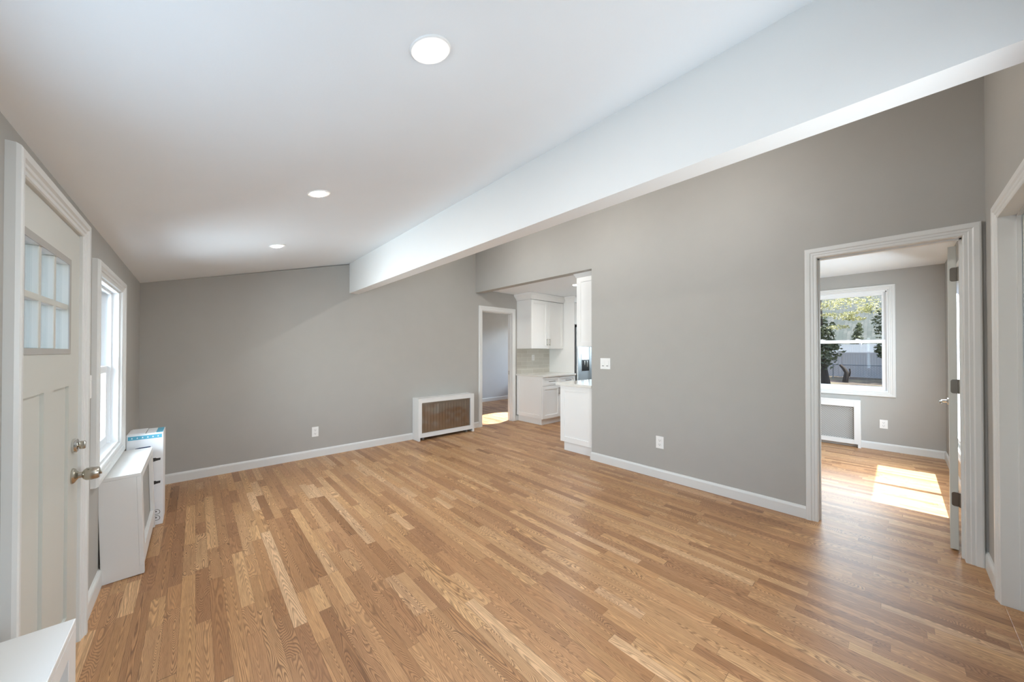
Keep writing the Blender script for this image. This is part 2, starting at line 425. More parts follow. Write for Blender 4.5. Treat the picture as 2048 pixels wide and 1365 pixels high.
WIN1 = (2.815, 3.610, 0.668, 1.708)       # front window by the door (y0,y1,z0,z1)
DOOR1 = (1.715, 2.475, 0.0, 1.818)
WIN2 = (0.45, 1.35, 0.80, 1.75)           # window over the near cover, outside the frame
lw = lambda s, z, d: (XL - d, s, z)
wall_cut('wall_left', 'wall', lw, YF - T, YB + T, lambda s: zc(XL) , [WIN1, DOOR1, WIN2], 0, T, 'greige left wall with the white front door and window')
bw = lambda s, z, d: (s, YB + d, z)
D2 = (3.648, 4.374, 0.0, 2.007)
wall_cut('wall_back', 'wall', bw, XL, 3.648, lambda s: min(zc(s), zc(XR + 0.06)), [], 0, T, 'greige back wall behind the radiator cover')
wall_cut('wall_back_kitchen', 'wall', bw, 3.648, 7.0, lambda s: ZK, [D2], 0, T, 'greige kitchen wall with the narrow doorway')
rw = lambda s, z, d: (XR + d, s, z)
D3 = (-0.289, 0.420, 0.0, 2.026)
wall_cut('wall_right', 'wall', rw, YF - T, YK, lambda s: zc(XR), [D3], 0, T, 'greige right wall with the light switch and open doorway')
structure(MB().prism([(0, ZH), (T, ZH), (T, zc(XR)), (0, zc(XR))], lambda a, b, d: (XR + a, d, b), YK, YB), 'wall_header', 'wall', 'greige header wall above the kitchen opening', 'wall')
fw = lambda s, z, d: (s, YF - d, z)
D4 = (2.238, 3.077, 0.0, 2.002)
WIN5 = (0.95, 1.98, 0.80, 2.00)           # unseen window added behind the camera to light the room
wall_cut('wall_front', 'wall', fw, XL - T, XR + T, lambda s: zc(s), [D4, WIN5], 0, T, 'greige wall at the right edge beside the tall white casing')
# bedroom
WIN3 = (0.075, 1.005, 0.765, 2.105)
xw = lambda s, z, d: (X2 + d, s, z)
wall_cut('wall_bedroom_east', 'wall', xw, YBR, YK - T, lambda s: ZK, [WIN3], 0, T, 'greige wall with the window in the sunny room')
WIN4 = (4.17, 5.83, 0.36, 2.05)
sw_ = lambda s, z, d: (s, YBR - d, z)
wall_cut('wall_bedroom_south', 'wall', sw_, XR + T, X2 + T, lambda s: ZK, [WIN4], 0, T, 'greige side wall half hidden by the open door')
structure(MB().box(XR + T, 7.0, YK - T, YK - 0.001, 0, ZK), 'wall_bedroom_north', 'wall', 'greige wall between the sunny room and the kitchen', 'wall')
ke = lambda s, z, d: (6.88 + d, s, z)
WIN6 = (2.9, 3.9, 1.0, 2.05)  # unseen window added to light the kitchen
wall_cut('wall_kitchen_east', 'wall', ke, YK, YB, lambda s: ZK, [WIN6], 0, T, 'greige end wall of the kitchen')
# rear room
structure(MB().box(2.62, 7.12, 7.12, 7.24, 0, ZK), 'wall_rear_north', 'wallcool', 'pale blue grey wall seen through the narrow doorway', 'wall')
structure(MB().box(2.62, 2.74, YB + T, 7.12, 0, ZK), 'wall_rear_west', 'wallcool', 'hidden side wall of the pale grey room', 'wall')
re_ = lambda s, z, d: (7.0 + d, s, z)
wall_cut('wall_rear_east', 'wallcool', re_, YB + T, 7.12, lambda s: ZK, [(5.0, 6.6, 0.7, 2.1)], 0, T, 'far end wall of the pale grey room')

# baseboards
BP = [(0, 0), (0.015, 0), (0.015, 0.076), (0.012, 0.086), (0.006, 0.093), (0, 0.095)]
def baseboard(name, p0, p1, nrm, label):
    p0, p1, nrm = Vector(p0), Vector(p1), Vector(nrm)
    mb = MB().sweep(BP, [lambda a, b: p0 + nrm*a + Vector((0, 0, b)), lambda a, b: p1 + nrm*a + Vector((0, 0, b))])
    return structure(mb, name, 'trim', label, 'baseboard')
baseboard('baseboard_left', (XL, 2.54, 0), (XL, YB, 0), (1, 0, 0), 'white baseboard along the window wall')
baseboard('baseboard_back', (XL, YB, 0), (3.585, YB, 0), (0, -1, 0), 'long white baseboard along the back wall')
baseboard('baseboard_kitchen', (4.44, YB, 0), (4.50, YB, 0), (0, -1, 0), 'short white baseboard between doorway and kitchen cabinet')
baseboard('baseboard_right', (XR, 0.47, 0), (XR, YK, 0), (-1, 0, 0), 'long white baseboard under the light switch wall')
baseboard('baseboard_corner', (XR, YF, 0), (XR, -0.352, 0), (-1, 0, 0), 'tiny white baseboard piece in the right corner')
baseboard('baseboard_front', (3.145, YF, 0), (XR, YF, 0), (0, 1, 0), 'short white baseboard at the right edge')
baseboard('baseboard_bedroom_east', (X2, YBR, 0), (X2, YK - T, 0), (-1, 0, 0), 'white baseboard under the sunny room window')
baseboard('baseboard_bedroom_south', (XR + T, YBR, 0), (X2, YBR, 0), (0, 1, 0), 'white baseboard behind the open door')
baseboard('baseboard_rear', (2.74, 7.12, 0), (7.0, 7.12, 0), (0, -1, 0), 'white baseboard in the pale grey room')
structure(MB().box(XR - 0.0145, XR + T, YK + 0.001, YK + 0.014, 0, 0.09), 'baseboard_wall_end', 'trim', 'white baseboard cap at the end of the right wall', 'baseboard')

# casings: profile (outward from opening, thickness)
CP = [(0, 0), (0, 0.010), (0.004, 0.013), (0.018, 0.013), (0.022, 0.016), (0.034, 0.016), (0.040, 0.021), (0.060, 0.022), (0.066, 0.020), (0.070, 0.014), (0.070, 0)]
def scaled(k, t=1.0): return [(a*k/0.07, b*t) for a, b in CP]
def casing(fn, s0, s1, z0, z1, prof, closed=False):
    """fn(s,z,d) with d into the room"""
    P = [lambda a, b: fn(s0 - a, z0 - (a if closed else 0), b), lambda a, b: fn(s0 - a, z1 + a, b),
         lambda a, b: fn(s1 + a, z1 + a, b), lambda a, b: fn(s1 + a, z0 - (a if closed else 0), b)]
    return MB().sweep(prof, P, closed=closed)
Lm = lambda s, z, d: (XL + d, s, z)
Rm = lambda s, z, d: (XR - d, s, z)
Bm = lambda s, z, d: (s, YB - d, z)
Fm = lambda s, z, d: (s, YF + d, z)
structure(casing(Rm, -0.277, 0.408, 0, 2.014, scaled(0.072)), 'trim_bedroom_doorway', 'trim', 'white moulded casing around the open doorway on the right', 'door casing')
structure(casing(Bm, 3.660, 4.362, 0, 2.010, scaled(0.074, 0.9)), 'trim_rear_doorway', 'trim', 'white casing around the narrow doorway beside the kitchen', 'door casing')
structure(casing(Fm, 2.25, 3.065, 0, 1.99, scaled(0.075, 1.1)), 'trim_front_opening', 'trim', 'tall white casing cut off by the right edge', 'door casing')

def lining(name, fn, s0, s1, z1, d0, d1, stop, label):
    """jamb boards inside an opening, fn(s,z,d) d outward through the wall; stop = depth range of the door stop"""
    mb = MB(); t = 0.012
    def bx(a0, a1, b0, b1, e0, e1):
        p = fn(a0, b0, e0); q = fn(a1, b1, e1)
        mb.box(p[0], q[0], p[1], q[1], p[2], q[2])
    bx(s0 - 0.0, s0 + t, 0, z1, d0, d1); bx(s1 - t, s1, 0, z1, d0, d1); bx(s0, s1, z1 - t, z1, d0, d1)
    if stop:
        bx(s0 + t, s0 + t + 0.01, 0, z1 - t, *stop); bx(s1 - t - 0.01, s1 - t, 0, z1 - t, *stop); bx(s0 + t, s1 - t, z1 - t - 0.01, z1 - t, *stop)
    return structure(mb, name, 'trim', label, 'door frame')
lining('trim_bedroom_jamb', rw, -0.289, 0.420, 2.026, 0.0, T, (0.045, 0.075), 'white jamb lining inside the open doorway on the right')
lining('trim_rear_jamb', bw, 3.648, 4.374, 2.007, 0.0, T, (0.045, 0.075), 'white jamb lining inside the narrow doorway')
lining('trim_front_jamb', fw, 2.238, 3.077, 2.002, 0.0, T, (0.045, 0.06), 'white jamb inside the tall casing at the right edge')
structure(MB().box(4.3605, 4.362, 4.884, 4.900, 0.86, 0.93), 'trim_strike_plate', 'bronze', 'small dark strike plate on the narrow doorway jamb', 'strike plate')
structure(MB().box(2.27, 3.05, YF - 0.10, YF + 0.003, 0.0, 0.006, 0.002), 'trim_threshold', 'oak', 'oak threshold strip at the lower right corner', 'threshold')

# ------------------------------------------------------------------ windows
def window(name, fn, op, cas, label, rail=None, sd=(0.050, 0.078), casw=0.085, cast=1.0, stool=False, wide=0.045, lock=True, glz='glass'):
    """double-hung window; fn(s,z,d) d = depth outward from the room face"""
    s0, s1, z0, z1 = op
    base = fn((s0+s1)/2, z0, 0)
    r = root(name, base, label, 'window', kind='structure')
    def bx(mb, a0, a1, b0, b1, e0, e1, bev=0):
        p = fn(a0, b0, e0); q = fn(a1, b1, e1); mb.box(p[0], q[0], p[1], q[1], p[2], q[2], bev)
    t = 0.012; jd = T
    mb = MB()
    bx(mb, s0, s0+t, z0, z1, 0, jd); bx(mb, s1-t, s1, z0, z1, 0, jd); bx(mb, s0+t, s1-t, z1-t, z1, 0, jd); bx(mb, s0+t, s1-t, z0, z0+t, 0, jd)
    # inner stops / tracks
    d0, d1 = sd
    bx(mb, s0+t, s0+t+0.012, z0+t, z1-t, d0-0.016, d0); bx(mb, s1-t-0.012, s1-t, z0+t, z1-t, d0-0.016, d0); bx(mb, s0+t, s1-t, z1-t-0.012, z1-t, d0-0.016, d0)
    mb.build('window_frame', 'vinyl', r)
    room = lambda s, z, d: fn(s, z, -d)
    casing(room, s0, s1, z0, z1, scaled(casw, cast), closed=True).build('casing', 'trim', r)
    zm = rail if rail else (z0+z1)/2
    a0, a1 = s0+t+0.002, s1-t-0.002
    def sash(nm, zl, zh, e0, e1, wr_lo, wr_hi):
        m = MB()
        bx(m, a0, a0+wide, zl, zh, e0, e1, 0.003); bx(m, a1-wide, a1, zl, zh, e0, e1, 0.003)
        bx(m, a0+wide, a1-wide, zl, zl+wr_lo, e0, e1, 0.003); bx(m, a0+wide, a1-wide, zh-wr_hi, zh, e0, e1, 0.003)
        f = m.build(nm, 'vinyl', r)
        g = MB(); em = (e0+e1)/2
        bx(g, a0+wide-0.002, a1-wide+0.002, zl+wr_lo-0.002, zh-wr_hi+0.002, em-0.002, em+0.002)
        g.build('pane', glz, f)
        return f
    lo = sash('lower_sash', z0+t, zm+0.023, d0, d1, 0.05, 0.046)
    sash('upper_sash', zm-0.023, z1-t, d1+0.003, d1+0.003+(d1-d0), 0.046, 0.045)
    if lock:
        lk = MB()
        for f in (0.3, 0.7):
            sc = a0 + (a1-a0)*f
            bx(lk, sc-0.025, sc+0.025, zm+0.023, zm+0.031, d0+0.006, d1-0.004, 0.002); bx(lk, sc-0.006, sc+0.022, zm+0.031, zm+0.040, d0+0.010, d0+0.018, 0.002)
        lk.build('sash_lock', 'vinyl', lo)
    return r
window('window_1', lw, WIN1, None, 'tall white double hung window beside the front door', rail=1.178, casw=0.068, cast=1.35, wide=0.04)
window('window_2', lw, WIN2, None, 'white window above the near radiator cover', casw=0.068, cast=1.35)
window('window_5', fw, WIN5, None, 'added unseen white window behind the camera', casw=0.068)
window('window_3', xw, WIN3, None, 'white double hung window looking onto the yard in the sunny room', rail=1.431, casw=0.066, glz='glass_dimmed')
window('window_6', ke, WIN6, None, 'added unseen white window at the end of the kitchen', casw=0.066)
# twin window in the bedroom's south wall (behind the open door; it lets the sun in)
r4 = root('window_4', (5.0, YBR, 0.36), 'white twin window behind the open door letting the sun in', 'window', kind='structure')
mb = MB()
for a, b in ((4.17, 4.215), (4.965, 5.035), (5.785, 5.83)): mb.box(a, b, YBR-0.10, YBR-0.02, 0.36, 2.05)
mb.box(4.17, 5.83, YBR-0.10, YBR-0.02, 0.36, 0.41); mb.box(4.17, 5.83, YBR-0.10, YBR-0.02, 2.005, 2.05)
mb.build('window_frame', 'vinyl', r4)
for a, b in ((4.21, 4.97), (5.03, 5.79)): MB().box(a, b, YBR-0.062, YBR-0.058, 0.405, 2.01).build('pane', 'glass', r4)
casing(lambda s, z, d: (s, YBR + d, z), 4.17, 5.83, 0.36, 2.05, scaled(0.066), closed=True).build('casing', 'trim', r4)

# ------------------------------------------------------------------ front door
SX = -0.388        # room face of the slab
d1 = root('door_1', (XL, 2.095, 0), 'white craftsman front door with six small panes and two tall panels', 'door', kind='structure')
y0, y1, zt = 1.722, 2.470, 1.812
gy0, gy1, gz0, gz1 = 1.775, 2.285, 1.309, 1.655
mb = MB()
back, face, rec = SX - 0.042, SX, SX - 0.009
P1, P2, pz0, pz1 = (1.775, 1.985), (2.095, 2.305), 0.20, 1.155
def slab(a0, a1, b0, b1, f=face): mb.box(back, f, a0, a1, b0, b1)
slab(y0, gy0, 0.008, zt); slab(gy1, y1, gz0 - 0.03, zt); slab(gy0, gy1, gz1, zt)
slab(gy0, gy1, gz0 - 0.03, gz0)
slab(gy0, y1, pz1, gz0 - 0.03); slab(P1[1], P2[0], pz0, pz1); slab(P2[1], y1, pz0, pz1); slab(gy0, y1, 0.008, pz0)
slab(P1[0], P1[1], pz0, pz1, rec); slab(P2[0], P2[1], pz0, pz1, rec)
mb.build('slab', 'door', d1)
mb = MB()
# glazing bead around the lite, muntins
for a, b, c, d in ((gy0-0.02, gy0, gz0-0.02, gz1+0.025), (gy1, gy1+0.028, gz0-0.02, gz1+0.025), (gy0, gy1, gz1, gz1+0.025), (gy0, gy1, gz0-0.02, gz0)):
    mb.box(face, face+0.003, a, b, c, d)
mb.build('lite_frame', 'wall', d1)
mb = MB()
for c in (1.944, 2.114): mb.box(SX - 0.034, SX - 0.002, c-0.013, c+0.013, gz0, gz1, 0.003)
mb.box(SX - 0.0335, SX - 0.0016, gy0, gy1, 1.468, 1.491, 0.003)
mb.build('muntin_grid', 'door', d1)
ys = (gy0, 1.931, 1.957, 2.101, 2.127, gy1)
for i in range(3):
    for z0, z1 in ((gz0, 1.468), (1.491, gz1)):
        MB().box(SX - 0.020, SX - 0.016, ys[2*i]-0.002, ys[2*i+1]+0.002, z0-0.002, z1+0.002).build('pane', 'glass', d1)
db = MB().lathe([(0.030, 0), (0.031, 0.006), (0.029, 0.013), (0.022, 0.016), (0.0, 0.016)], (SX, 2.378, 0.893), (1, 0, 0)).build('deadbolt', 'chrome', d1, smooth=True)
MB().lathe([(0.009, 0), (0.009, 0.010), (0, 0.010)], (SX + 0.0155, 2.378, 0.893), (1, 0, 0), 16).box(SX+0.018, SX+0.036, 2.371, 2.386, 0.876, 0.910, 0.004).build('thumb_turn', 'nickel', db, smooth=True)
kb = MB().lathe([(0.033, 0), (0.033, 0.004), (0.029, 0.009), (0.020, 0.013), (0.014, 0.018), (0.0125, 0.030), (0.0, 0.030)], (SX, 2.372, 0.765), (1, 0, 0)).build('knob_rose', 'nickel', d1, smooth=True)
MB().lathe([(0.0125, 0.028), (0.020, 0.032), (0.026, 0.040), (0.0275, 0.052), (0.0255, 0.070), (0.022, 0.077), (0.011, 0.078), (0.0, 0.078)], (SX, 2.372, 0.765), (1, 0, 0)).box(SX+0.078, SX+0.084, 2.369, 2.375, 0.757, 0.773, 0.002).build('knob', 'nickel', kb, smooth=True)
casing(Lm, 1.712, 2.464, 0, 1.818, scaled(0.066, 1.35)).build('casing', 'trim', d1)
mb = MB()
mb.box(XL - T, XL - 0.0, 1.7135, 1.7215, 0, 1.818); mb.box(XL - T, XL, 2.4705, 2.4765, 0, 1.818); mb.box(XL - T, XL, 1.7215, 2.4705, 1.8125, 1.819)
mb.build('jamb', 'trim', d1)
MB().box(XL - T, XL - 0.045, 1.7215, 2.4705, 0.0, 0.008).build('sill', 'nickel', d1)

# bedroom door, swung open into the room
d3 = root('door_2', (3.655, -0.245, 0), 'white slab door swung open in the doorway on the right', 'door', kind='structure')
d3.rotation_euler = (0, 0, math.radians(-3.4))
MB().box(3.662, 4.352, -0.262, -0.227, 0.012, 1.985, 0.0015).build('slab', 'door', d3)
for z in (1.80, 1.070, 0.338):
    mb = MB()
    zz0, zz1, ya, yb = z - 0.045, z + 0.045, -0.2345, -0.272
    # rounded leaf outline (rounded on the free side)
    rr = 0.012
    out = [(yb, zz0), (yb, zz1)]
    for k in range(7):
        a = math.radians(90 - 15*k); out.append((ya - rr + rr*math.cos(a), zz1 - rr + rr*math.sin(a)))
    for k in range(7):
        a = math.radians(-15*k); out.append((ya - rr + rr*math.cos(a), zz0 + rr + rr*math.sin(a)))
    mb.prism(out, lambda a, b, d: (d, a, b), 3.6595, 3.6625)
    hg = mb.build('hinge', 'bronze', d3)
    MB().lathe([(0.006, -0.046), (0.0065, 0), (0.006, 0.046), (0, 0.046)], (3.653, -0.270, z), (0, 0, 1), 14).build('knuckle', 'bronze', hg, smooth=True)
rs = MB().lathe([(0.026, 0), (0.026, 0.006), (0.011, 0.010), (0.010, 0.038), (0, 0.038)], (4.29, -0.227, 0.915), (0, 1, 0)).build('handle_rose', 'chrome', d3, smooth=True)
MB().box(4.17, 4.302, -0.197, -0.179, 0.906, 0.924, 0.005).build('lever', 'chrome', rs)
MB().box(4.3515, 4.3535, -0.256, -0.233, 0.88, 0.95).build('latch_plate', 'chrome', d3)

# closed slab behind the tall casing at the right edge
d4 = root('door_3', (2.66, YF - 0.06, 0), 'white closet door inside the casing at the right edge', 'door', kind='structure')
MB().box(2.264, 3.051, YF - 0.098, YF - 0.062, 0.01, 1.976).build('slab', 'door', d4)
MB().lathe([(0.026, 0), (0.026, 0.006), (0.012, 0.012), (0.012, 0.03), (0.026, 0.045), (0.02, 0.06), (0, 0.062)], (2.33, YF - 0.062, 0.92), (0, 1, 0)).build('knob', 'nickel', d4, smooth=True)

# ------------------------------------------------------------------ recessed lights
def lamp(x, y, label, group, flat=None, power=4.5, wide=False):
    z = flat if flat else zc(x)
    ang = 0 if flat else -math.atan(SL)
    r = root('recessed_light', (x, y, z), label, 'ceiling light', group)
    MB().lathe([(0.040, -0.0005), (0.041, -0.004), (0.056, -0.005), (0.059, -0.003), (0.060, 0.0), (0.060, 0.002), (0.0, 0.002)], (x, y, z), (0, 0, 1), 40).build('trim_ring', 'plastic', r, smooth=True)
    MB().lathe([(0.0, -0.014), (0.022, -0.0125), (0.034, -0.009), (0.040, -0.004), (0.040, -0.001), (0, -0.001)], (x, y, z), (0, 0, 1), 40).build('lens', 'lens', r, smooth=True)
    r.rotation_euler = (0, ang, 0)
    l = light('lamp_glow', 'AREA', (0, 0, -0.018), (0, 0, 0), power, (1.0, 0.975, 0.94), shape='DISK', size=0.075)
    if wide: l.data.type = 'POINT'; l.data.shadow_soft_size = 0.02; l.location.z = -0.035
    l.parent = r
    return r
G1 = 'round lights in the sloping ceiling'
lamp(0.504, 0.911, 'largest round recessed light, nearest the top of the photo', G1)
lamp(0.506, 2.167, 'middle one of three round recessed lights on the slope', G1)
lamp(0.503, 3.479, 'smallest of three round slope lights, nearest the back wall', G1)
lamp(4.475, 3.434, 'round recessed light in the kitchen ceiling beside the tall cabinet', 'round lights in the kitchen ceiling', ZK, power=9)
for y in (0.911, 2.167, 3.479): lamp(2.60, y, 'added unseen recessed light on the far side of the beam', 'added lights beyond the beam', power=11, wide=True)  # unseen lamps added to light the upper right wall

# ------------------------------------------------------------------ plates
def plate(name, fn, s, z, w, h, label, cat, kind, group=None):
    """fn(s,z,d) d into the room"""
    r = root(name, fn(s, z, 0), label, cat, group)
    def bx(m, a0, a1, b0, b1, e0, e1, bev=0):
        p = fn(a0, b0, e0); q = fn(a1, b1, e1); m.box(p[0], q[0], p[1], q[1], p[2], q[2], bev)
    m = MB(); bx(m, s-w/2, s+w/2, z-h/2, z+h/2, 0, 0.006, 0.002); m.build('cover_plate', 'plastic', r)
    if kind == 'outlet':
        for dz in (0.021, -0.021):
            m = MB(); bx(m, s-0.017, s+0.017, z+dz-0.015, z+dz+0.015, 0.006, 0.009, 0.003); q = m.build('receptacle', 'plastic', r)
            m = MB()
            for ds, hh in ((-0.007, 0.009), (0.007, 0.007)): bx(m, s+ds-0.0013, s+ds+0.0013, z+dz-0.001, z+dz-0.001+hh, 0.0089, 0.0095)
            bx(m, s-0.0025, s+0.0025, z+dz-0.011, z+dz-0.006, 0.0089, 0.0095); m.build('slot', 'slot', q)
    elif kind == 'double':
        for ds in (-0.028, 0.028):
            m = MB(); bx(m, s+ds-0.017, s+ds+0.017, z-0.034, z+0.034, 0.006, 0.0085, 0.002); q = m.build('rocker', 'plastic', r)
            m = MB(); bx(m, s+ds-0.012, s+ds+0.012, z-0.028, z-0.022, 0.0084, 0.0092); m.build('rocker_mark', 'slot', q)
    else:
        m = MB(); bx(m, s-0.017, s+0.017, z-0.034, z+0.034, 0.006, 0.010, 0.003); m.build('rocker', 'plastic', r)
    return r
plate('light_switch', Rm, 2.271, 1.154, 0.132, 0.128, 'white double rocker switch plate at the end of the right wall', 'light switch', 'double')
plate('wall_outlet', Rm, 1.632, 0.367, 0.080, 0.124, 'white wall outlet low on the right wall under the switch', 'outlet', 'outlet', 'wall outlets')
plate('wall_outlet', Bm, 1.094, 0.310, 0.072, 0.120, 'white wall outlet low on the back wall left of the radiator cover', 'outlet', 'outlet', 'wall outlets')
plate('wall_outlet', lambda s, z, d: (X2 - d, s, z), 0.122, 0.342, 0.074, 0.114, 'white wall outlet under the window in the sunny room', 'outlet', 'outlet', 'wall outlets')
plate('light_switch', Lm, 2.683, 1.122, 0.088, 0.116, 'white switch plate between the front door and window', 'light switch', 'single')

# ------------------------------------------------------------------ radiator covers
def cover(name, fn, s0, s1, z1, d, label, gr, mat, top_o=0.0, legh=0.045, radiator=True):
    """box cover, fn(s,z,d): s along wall, d = distance from wall face; gr = grille rectangle"""
    r = root(name, fn((s0+s1)/2, 0, 0), label, 'radiator cover')
    def bx(m, a0, a1, b0, b1, e0, e1, bev=0):
        p = fn(a0, b0, e0); q = fn(a1, b1, e1); m.box(p[0], q[0], p[1], q[1], p[2], q[2], bev)
    t = 0.019; g0, g1, h0, h1 = gr
    m = MB(); bx(m, s0 - top_o, s1 + top_o, z1 - 0.018, z1, 0.002, d + top_o, 0.002); m.build('top_board', 'cover', r)
    for a, b in ((s0, s0 + t), (s1 - t, s1)):
        m = MB(); bx(m, a, b, 0.0, z1 - 0.0185, 0.003, d - t, 0.001); m.build('side_panel', 'cover', r)
    m = MB()
    zz = z1 - 0.0185
    bx(m, s0, g0, legh, zz, d - t, d, 0.0015); bx(m, g1, s1, legh, zz, d - t, d, 0.0015)
    bx(m, g0, g1, h1, zz, d - t, d); bx(m, g0, g1, legh, h0, d - t, d)
    bx(m, s0, s0 + 0.028, 0, legh, d - t, d); bx(m, s1 - 0.028, s1, 0, legh, d - t, d)
    m.build('front_frame', 'cover', r)
    m = MB(); bx(m, g0 - 0.012, g1 + 0.012, h0 - 0.012, h1 + 0.012, d - t - 0.003, d - t - 0.001); m.build('grille', mat, r)
    if radiator:
        m = MB(); k = int((s1 - s0 - 0.16) / 0.05)
        for i in range(k):
            a = s0 + 0.08 + i*0.05
            bx(m, a, a + 0.036, 0.07, z1 - 0.10, 0.025, d - 0.05, 0.012)
        bx(m, s0 + 0.07, s1 - 0.07, 0.10, 0.13, 0.05, d - 0.07); bx(m, s0 + 0.09, s0 + 0.12, 0.0, 0.1, 0.04, d - 0.06); bx(m, s1 - 0.12, s1 - 0.09, 0.0, 0.1, 0.04, d - 0.06)
        m.build('radiator', 'iron', r)
    return r
cover('radiator_cover', Bm, 2.375, 3.355, 0.612, YB - 4.615, 'white radiator cover with a shiny perforated panel on the back wall', (2.430, 3.288, 0.106, 0.548), 'grille_xz')
c2 = cover('radiator_cover', Lm, 2.962, 3.700, 0.588, 0.170, 'white radiator cover under the front window, beside the carton', (3.03, 3.63, 0.14, 0.545), 'grille_fine', legh=0.05)
c2.rotation_euler = (0, math.radians(-1.6), 0); c2.location.x += 0.008
cover('radiator_cover', Lm, 0.42, 1.475, 0.588, 0.160, 'white radiator cover cut off at the lower left corner', (0.49, 1.405, 0.14, 0.525), 'grille_fine', legh=0.05)
cover('radiator_cover', lambda s, z, d: (X2 - d, s, z), 0.330, 1.25, 0.640, 0.095, 'white radiator cover with round holes below the sunny room window', (0.395, 1.185, 0.104, 0.546), 'grille_yz', radiator=False)

# ------------------------------------------------------------------ carton in the corner
bx0, bx1, by0, by1, bz = -0.366, -0.176, 3.728, 3.965, 0.690
cr = root('carton', ((bx0+bx1)/2, (by0+by1)/2, 0), 'tall white cardboard carton with blue printed bands standing in the corner', 'box')
MB().box(bx0, bx1, by0, by1, 0, bz, 0.002).build('carton_body', 'carton', cr)
f = by0 - 0.0006
b_ = MB().box(bx0 + 0.008, bx1 - 0.008, f, by0 + 0.002, 0.651, 0.678).build('printed_band', 'teal', cr)
ic = MB()
for i in range(6):
    x = bx0 + 0.028 + i * 0.0268
    ic.prism([(x - 0.004, 0.660), (x + 0.004, 0.660), (x + 0.0015, 0.669), (x - 0.0015, 0.669)], lambda a, b, d: (a, d, b), f - 0.0006, f + 0.0002)
ic.build('printed_icons', 'iconwhite', b_)
MB().prism([(-0.322, 0.575), (-0.244, 0.580), (-0.243, 0.594), (-0.300, 0.592), (-0.322, 0.587)], lambda a, b, d: (a, d, b), f, by0 + 0.001).build('printed_picture', 'navy', cr)
for z in (0.492, 0.320):
    MB().prism([(-0.236, z - 0.020), (-0.212, z - 0.013), (-0.191, z - 0.010), (-0.190, z + 0.006), (-0.212, z + 0.006), (-0.216, z + 0.010), (-0.236, z + 0.010)], lambda a, b, d: (a, d, b), f, by0 + 0.001).build('printed_flashlight_shape', 'ink', cr)
for z in (0.097, 0.052):
    m = MB(); ring = []
    n = 22
    pts = lambda r: [(-0.209 + 0.019*r*math.cos(2*PI*k/n), z + 0.019*r*math.sin(2*PI*k/n) - 0.004*r*abs(math.cos(2*PI*k/n))) for k in range(n)]
    A, B = pts(1.0), pts(0.86)
    va = [m.bm.verts.new((a, f, b)) for a, b in A]; vb = [m.bm.verts.new((a, f, b)) for a, b in B]
    for k in range(n): m.bm.faces.new([va[k], va[(k+1) % n], vb[(k+1) % n], vb[k]])
    m.lathe([(0.0045, -0.0002), (0.0045, 0.0003), (0, 0.0003)], (-0.212, f + 0.0004, z + 0.002), (0, -1, 0), 12)
    m.build('printed_symbol', 'ink', cr)
MB().box(bx1 - 0.040, bx1 - 0.004, by0 + 0.004, by1 - 0.01, bz - 0.001, bz + 0.0006).build('printed_corner', 'teal', cr)
MB().box(bx0 + 0.01, bx0 + 0.095, by0 + 0.02, by1 - 0.004, bz, bz + 0.004, 0.001).build('flap', 'carton', cr)
MB().box(bx0 + 0.0955, bx0 + 0.098, by0 + 0.002, by1 - 0.004, bz - 0.001, bz + 0.0005).build('flap_gap', 'ink', cr)

# ------------------------------------------------------------------ kitchen
def shaker(fn, s0, s1, z0, z1, rail, name, parent, t=0.019, mat='cab'):
    """shaker front, fn(s,z,d): d outward from the carcass face"""
    m = MB()
    def bx(a0, a1, b0, b1, e0, e1, bev=0):
        p = fn(a0, b0, e0); q = fn(a1, b1, e1); m.box(p[0], q[0], p[1], q[1], p[2], q[2], bev)
    bx(s0, s0 + rail, z0, z1, 0, t, 0.0012); bx(s1 - rail, s1, z0, z1, 0, t, 0.0012)
    bx(s0 + rail, s1 - rail, z1 - rail, z1, 0, t, 0.0012); bx(s0 + rail, s1 - rail, z0, z0 + rail, 0, t, 0.0012)
    bx(s0 + rail, s1 - rail, z0 + rail, z1 - rail, 0, t * 0.45)
    return m.build(name, mat, parent)
def pull(fn, s, z, ln, vert, parent):
    m = MB(); h = ln / 2
    P = lambda a, b, c: fn(a, b, c)
    if vert:
        m.tube([P(s, z - h - 0.012, 0.045), P(s, z + h + 0.012, 0.045)], 0.0055, 10)
        for q in (-h, h): m.tube([P(s, z + q, 0.018), P(s, z + q, 0.045)], 0.0045, 8)
    else:
        m.tube([P(s - h - 0.012, z, 0.045), P(s + h + 0.012, z, 0.045)], 0.0055, 10)
        for q in (-h, h): m.tube([P(s + q, z, 0.018), P(s + q, z, 0.045)], 0.0045, 8)
    return m.build('handle', 'pull', parent, smooth=True)

# base cabinet on the back wall
FY = 4.150
bc = root('base_cabinet', (4.92, 4.48, 0), 'white shaker base cabinet under the tiled backsplash', 'cabinet')
MB().box(4.478, 5.378, FY, YB - 0.016, 0.112, 0.843, 0.001).build('carcass', 'cab', bc)
MB().box(4.502, 5.378, FY + 0.045, YB - 0.016, 0.0, 0.1115).build('toe_kick', 'cab', bc)
shaker(lambda s, z, d: (4.4775 - d, s, z), FY + 0.002, YB - 0.017, 0.112, 0.843, 0.062, 'side_panel', bc, t=0.016)
fy = lambda s, z, d: (s, FY - 0.0005 - d, z)
for a, b in ((4.466, 4.920), (4.924, 5.376)):
    q = shaker(fy, a, b, 0.690, 0.838, 0.042, 'drawer', bc); pull(fy, (a + b)/2, 0.764, 0.13, False, q)
    q = shaker(fy, a, b, 0.114, 0.684, 0.060, 'door', bc); pull(fy, b - 0.032 if a < 4.5 else a + 0.032, 0.585, 0.10, True, q)
